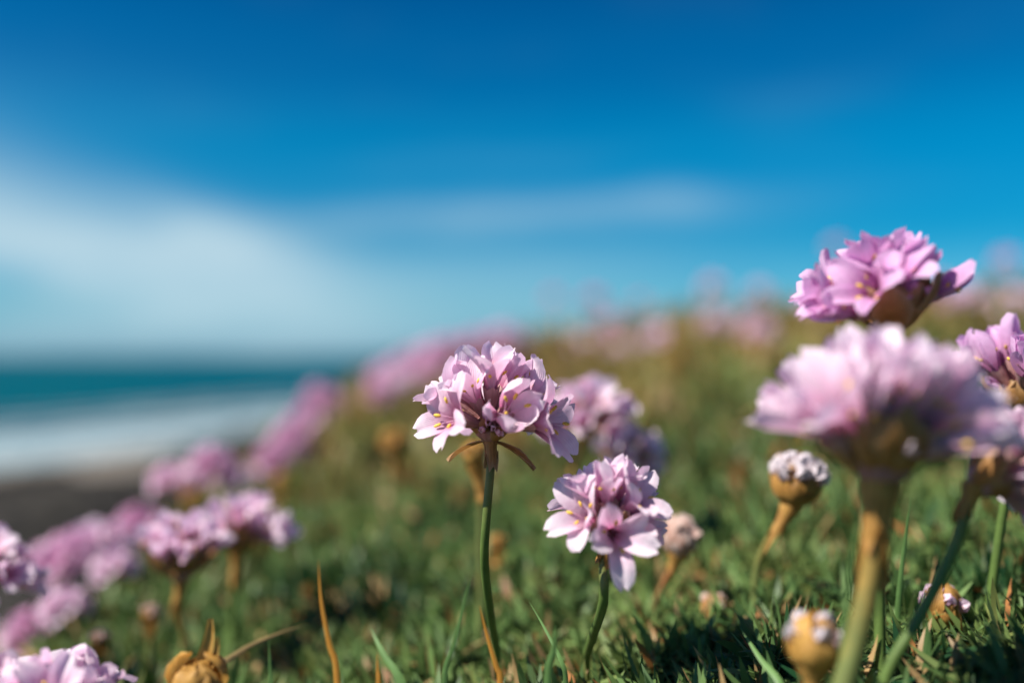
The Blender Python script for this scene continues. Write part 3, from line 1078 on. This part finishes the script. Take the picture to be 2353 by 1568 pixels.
bud('dull brown blurred thrift bud deep in the turf between taller stems', (1640, 1425), .19, (0, -0.1, 1), [(1640, 1470, 0)], .9, M_BUDPINK, M_BRACT, M_STEM, 7, 2, 5, True)
bud('tiny tan blurred bud directly behind the tall sharp flower stem', (1143, 1262), .23, (0, -0.1, 1), [(1143, 1300, 0)], .6, M_GOLD, M_SHEATH, M_STEM_OR, 8, 6, 4)
bud('small rusty orange bud with a pale tip near the rusty cupped flower', (345, 1425), .22, (0.1, -0.1, 1), [(345, 1470, 0)], .62, M_BUDPINK, M_SHEATH, M_STEM_OR, 9, 6, 4)
bud('small orange pink bud low on the slope edge among lilac flowers', (228, 1485), .21, (0, -0.1, 1), [(228, 1530, 0)], .62, M_BUDPINK, M_SHEATH, M_STEM_OR, 10, 6, 4)
bud('orange blurred bud hanging behind the tall sharp flower, below its petals', (1092, 1062), .20, (-0.1, -0.1, 1), [(1100, 1100, 0), (1104, 1200, .002)], .72, M_GOLD, M_GOLD, M_STEM_OR, 12, 5, 8)
for lab, px, py, Y, s, sd in (('blurred amber seed head halfway up the slope behind the tall sharp flower', 905, 1045, .30, 1.3, 20),
                              ('blurred rust brown seed head under the diagonal row of pink heads', 648, 1118, .33, .75, 21),
                              ('blurred amber seed head on the olive slope below the crest', 1625, 880, .55, 1.5, 22),
                              ('blurred ochre seed head under the lilac pair at the slope edge', 440, 1165, .33, .95, 23),
                              ('blurred amber seed head on the slope beside the pale crest flowers', 1560, 830, .62, 1.4, 24),
                              ('blurred golden seed head high on the slope below the pale crest flowers', 1720, 800, .66, 1.4, 25)):
    bud(lab, (px, py), Y, (0.05, -0.1, 1), [(px - 3, py + 40, 0)], s, M_GOLD, M_GOLD if sd % 2 else M_SHEATH, M_STEM_OR, sd, 6, 5)

# golden withered head lying at the bottom of the view with an upright dry stalk
r_ = random.Random(3)
Cw = P(448, 1588, .142)
bw = Vector((Cw.x, Cw.y, gz(Cw.x, Cw.y)))
rt = empty('withered_thrift_head', bw)
tag(rt, 'golden withered thrift head curled like paper with a dry upright orange stalk', 'seed head', 'closed and dried thrift heads')
cw = Cw - bw
add_receptacle(rt, cw - Vector((0, 0, 2.0 * MM)), Vector((0, 0, 1)), 2.4 * MM, M_GOLD)
ME_HUSK = [bract_mesh(10.5 * MM, 5.0 * MM, 1.8, -1.75, 31 + i, M_GOLD, 'husk') for i in range(3)]
for k in range(11):
    put('husk', ME_HUSK[k % 3], rt, cw - Vector((0, 0, (2.6 - .25 * k) * MM)), frame(Vector((0.05, -0.1, 1))) @ Quaternion((0, 0, 1), k * 2.4) @ Quaternion((0, 1, 0), r_.uniform(-.2, .2)), r_.uniform(.8, 1.05))
V, F, UV = tube(catmull([Vector((0, 0, -.001)), cw * .6, cw - Vector((0, 0, 2 * MM))], 8), [.8 * MM] * 9, 8)
link('stem', mesh('stem', V, F, [M_STEM_OR], UV), rt)
for (pa, pb, w) in (((455, 1540), (482, 1422), 2.3), ((474, 1540), (498, 1462), 1.2)):
    a, b = P(*pa, .142) - bw, P(*pb, .142) - bw
    V, F, UV = [], [], []
    for i in range(9):
        s = i / 8
        p = a.lerp(b, s) + Vector((0.5 * MM * math.sin(s * 3), 0, 0))
        ww = w * MM * (1.0 - 0.72 * s ** 1.6) * .5
        for j in (-1, 0, 1):
            V.append(p + Vector((ww * j, (0.5 * MM if j == 0 else 0), 0)))
            UV.append((s, j * .5 + .5))
    link('dry_stalk', mesh('dry_stalk', V, grid_faces(8, 2), [M_GOLD], UV), rt)


# ---------------------------------------------------------------- single grass blades standing out of the turf
def blade(label, pts_px, Y, w, mat):
    pts = [P(a, b, Y + (c[0] if c else 0)) for a, b, *c in pts_px]
    foot = pts[-1]
    gzz = gz(foot.x, foot.y) - .002
    if foot.z > gzz + .002:
        pts.append(Vector((foot.x, foot.y, gzz)))
    base = pts[-1].copy()
    pp = catmull([p - base for p in pts[::-1]], 16)
    V, UV = [], []
    for i, p in enumerate(pp):
        s = i / 16
        ww = w * MM * (1 - s ** 2.2 * .97) * .5
        t = (pp[min(i + 1, 16)] - pp[max(i - 1, 0)]).normalized()
        sd = t.cross(Vector((0, -1, 0.15))).normalized()
        for j in (-1, 0, 1):
            V.append(p + sd * ww * j + Vector((0, -1, 0)) * (ww * .45 * (1 - abs(j))))
            UV.append((s, j * .5 + .5))
    o = link('grass_blade', mesh('grass_blade', V, grid_faces(16, 2), [mat], UV))
    o.location = base
    tag(o, label, 'grass', 'single grass blades in the turf')


blade('long brown and orange dry grass blade standing apart between the cupped and tall flowers', [(731, 1285), (738, 1380), (757, 1480), (775, 1568)], .142, .95, M_BLADE_O)
blade('long thin green grass blade beside the tall sharp flower stem', [(1083, 1312), (1062, 1400), (1040, 1490), (1020, 1568)], .142, .85, M_BLADE_G)
blade('bright orange dry grass blade at the foot of the tall sharp flower', [(1101, 1388), (1118, 1455), (1140, 1530), (1150, 1580)], .146, .95, M_BLADE_O)
blade('short orange dry grass tip poking out of the turf', [(866, 1500), (868, 1540), (870, 1590)], .142, .75, M_BLADE_O)
blade('green grass blade between the two sharp flowers', [(1276, 1432), (1272, 1490), (1258, 1568)], .142, 1.25, M_BLADE_G)
blade('dark green arching grass blade between the two sharp flowers', [(1215, 1380, .005), (1250, 1440, .003), (1290, 1520), (1300, 1580)], .152, .8, M_BLADE_G)
blade('thin green grass blade near the golden withered head', [(617, 1465), (620, 1530), (622, 1600)], .142, .6, M_BLADE_G)
blade('straw coloured grass blade bent low across the turf', [(705, 1432, .014), (620, 1462, .012), (545, 1500, .010), (490, 1560, .008)], .165, 1.2, M_BLADE_B)
blade('thin green stalk rising parallel to the thick sheathed stem', [(1998, 1118), (1965, 1230), (1945, 1380), (1935, 1500), (1925, 1600)], .124, .85, M_BLADE_G)
blade('pale olive grass blade leaning by the golden and white dried head', [(1700, 1440, .01), (1745, 1510, .005), (1800, 1590)], .140, 1.2, M_BLADE_G)
blade('blurred green stalk standing behind the largest flower head', [(2092, 1140), (2078, 1250), (2062, 1400)], .165, 1.1, M_BLADE_G)
blade('broad green grass blade leaning low between brown blade and tall flower', [(850, 1440, .006), (880, 1500, .003), (930, 1590)], .168, 1.6, M_BLADE_G)

# ---------------------------------------------------------------- blurred flowers further off, copies of three far heads
CORO = {m.name: [corolla_mesh(k, m, 5 + i) for i, k in enumerate(('open', 'half', 'open'))] for m in (M_PETAL_FAR, M_PETAL)}


def far_proto(mat, seed, n, amax, rad):
    r = random.Random(seed)
    root = empty('thrift_flower', (0, 0, 0))
    parts = []
    V, F, UV = tube([Vector((0, 0, -.06 + .01 * i)) for i in range(7)], [.8 * MM] * 7, 6)
    link('stem', mesh('stem', V, F, [M_STEM_OR], UV), root)
    ax_ = Vector((0.05, -0.1, 1)).normalized()
    c = Vector((0, 0, 0))
    add_receptacle(root, c, ax_, 2.6 * MM, M_CALYX)
    add_bracts(root, c, ax_, 7, 1.0, r)
    q = frame(ax_)
    for i, d in enumerate(dome(n, amax, r)):
        put('floret', CORO[mat.name][i % 3], root, c + ax_ * MM + (q @ d) * rad * r.uniform(.9, 1.1) * MM, frame(q @ d, r.uniform(0, 6)), r.uniform(.9, 1.1))
    return root


PROTO = [far_proto(M_PETAL_FAR, 1, 14, 1.7, 5.2), far_proto(M_PETAL, 2, 14, 1.7, 5.0), far_proto(M_PETAL_FAR, 3, 12, 1.5, 4.6)]
used = [False] * 3


def far(px, py, Y, k, label, sc=1.0, group='blurred thrift flowers further off', rot=0.0, tilt=0.0):
    src = PROTO[k]
    top = P(px, py + 22 * .16 / Y, Y)
    h = top.z - gz(top.x, top.y)
    if h < 0.004:
        top.z += 0.004 - h
        h = 0.004
    if not used[k]:
        root = src
        used[k] = True
        ch = list(src.children)
    else:
        root = src.copy()
        COL.objects.link(root)
        ch = []
        for c in src.children:
            d = c.copy()
            COL.objects.link(d)
            d.parent = root
            ch.append(d)
    root.location = top
    root.rotation_euler = (0, tilt, rot)
    root.scale = (sc,) * 3
    for c in ch:
        if c.name.startswith('stem'):
            c.scale = (1, 1, (h + 0.004) / 0.06 / sc)
    tag(root, label, 'flower', group)
    return root


L_CREST = 'pale blurred thrift flower poking up along the crest against the sky'
L_ROW = 'blurred rose pink thrift flower in the dense row on the hill shoulder beside the sea'
L_DIAG = 'blurred rose pink thrift flower in the diagonal line climbing the slope edge'
L_LEFT = 'blurred lilac pink thrift flower in the clump hanging over the slope edge above dark rocks'
L_PAIR = 'blurred lilac thrift flower in the trio against the beach and surf'
L_UP = 'faint blurred thrift flower on the far slope behind the bright pink bract-cupped head'
fr = random.Random(77)
for (px, py, Y, k, lab, sc) in (
        (150, 1300, .30, 0, L_LEFT, .9), (225, 1265, .31, 1, L_LEFT, .9), (318, 1225, .33, 0, L_LEFT, .8), (150, 1400, .27, 1, L_LEFT, .6),
        (70, 1465, .28, 0, L_LEFT, .7), (265, 1310, .29, 1, L_LEFT, .6),
        (395, 1110, .36, 1, L_PAIR, .7), (485, 1080, .36, 0, L_PAIR, .8), (548, 1110, .36, 1, L_PAIR, .55),
        (628, 1068, .42, 0, L_DIAG, .8), (668, 1015, .46, 0, L_DIAG, .85), (705, 970, .50, 2, L_DIAG, .9), (738, 930, .54, 0, L_DIAG, 1.0), (650, 1050, .44, 2, L_DIAG, .7),
        (885, 875, .62, 0, L_ROW, 1.0), (915, 860, .66, 2, L_ROW, 1.1), (950, 845, .68, 0, L_ROW, 1.2), (1000, 825, .72, 0, L_ROW, 1.25), (1045, 812, .74, 2, L_ROW, 1.25),
        (1095, 805, .76, 0, L_ROW, 1.25), (1150, 790, .78, 0, L_ROW, 1.25), (920, 890, .58, 1, L_ROW, .9), (985, 855, .62, 2, L_ROW, 1.0), (1185, 800, .8, 2, L_ROW, 1.1), (875, 905, .55, 0, L_ROW, .7),
        (1270, 685, 1.0, 2, L_CREST, .75), (1365, 690, 1.0, 0, L_CREST, .9), (1405, 750, .95, 0, L_CREST, 1.0), (1470, 695, 1.05, 2, L_CREST, .7), (1340, 800, .85, 1, L_CREST, 1.1),
        (1520, 780, .80, 1, L_CREST, 1.1), (1635, 662, .90, 1, L_CREST, .95), (1745, 672, .95, 1, L_CREST, .85), (1640, 745, .80, 1, L_CREST, 1.0), (1740, 770, .70, 1, L_CREST, 1.1),
        (1480, 795, .85, 1, L_CREST, .9), (1600, 780, .9, 1, L_CREST, .9), (1700, 735, .95, 1, L_CREST, .9), (1420, 805, .8, 1, L_CREST, .9),
        (1920, 570, .90, 2, L_UP, .8), (2310, 600, .85, 2, L_UP, .9), (2215, 690, .75, 1, L_UP, 1.3), (2150, 660, .85, 2, L_UP, 1.0), (2330, 700, .7, 1, L_UP, 1.1), (1870, 700, .85, 2, L_UP, 1.0)):
    far(px, py, Y, k, lab, sc, rot=fr.uniform(0, 6.28), tilt=fr.uniform(-.2, .2))
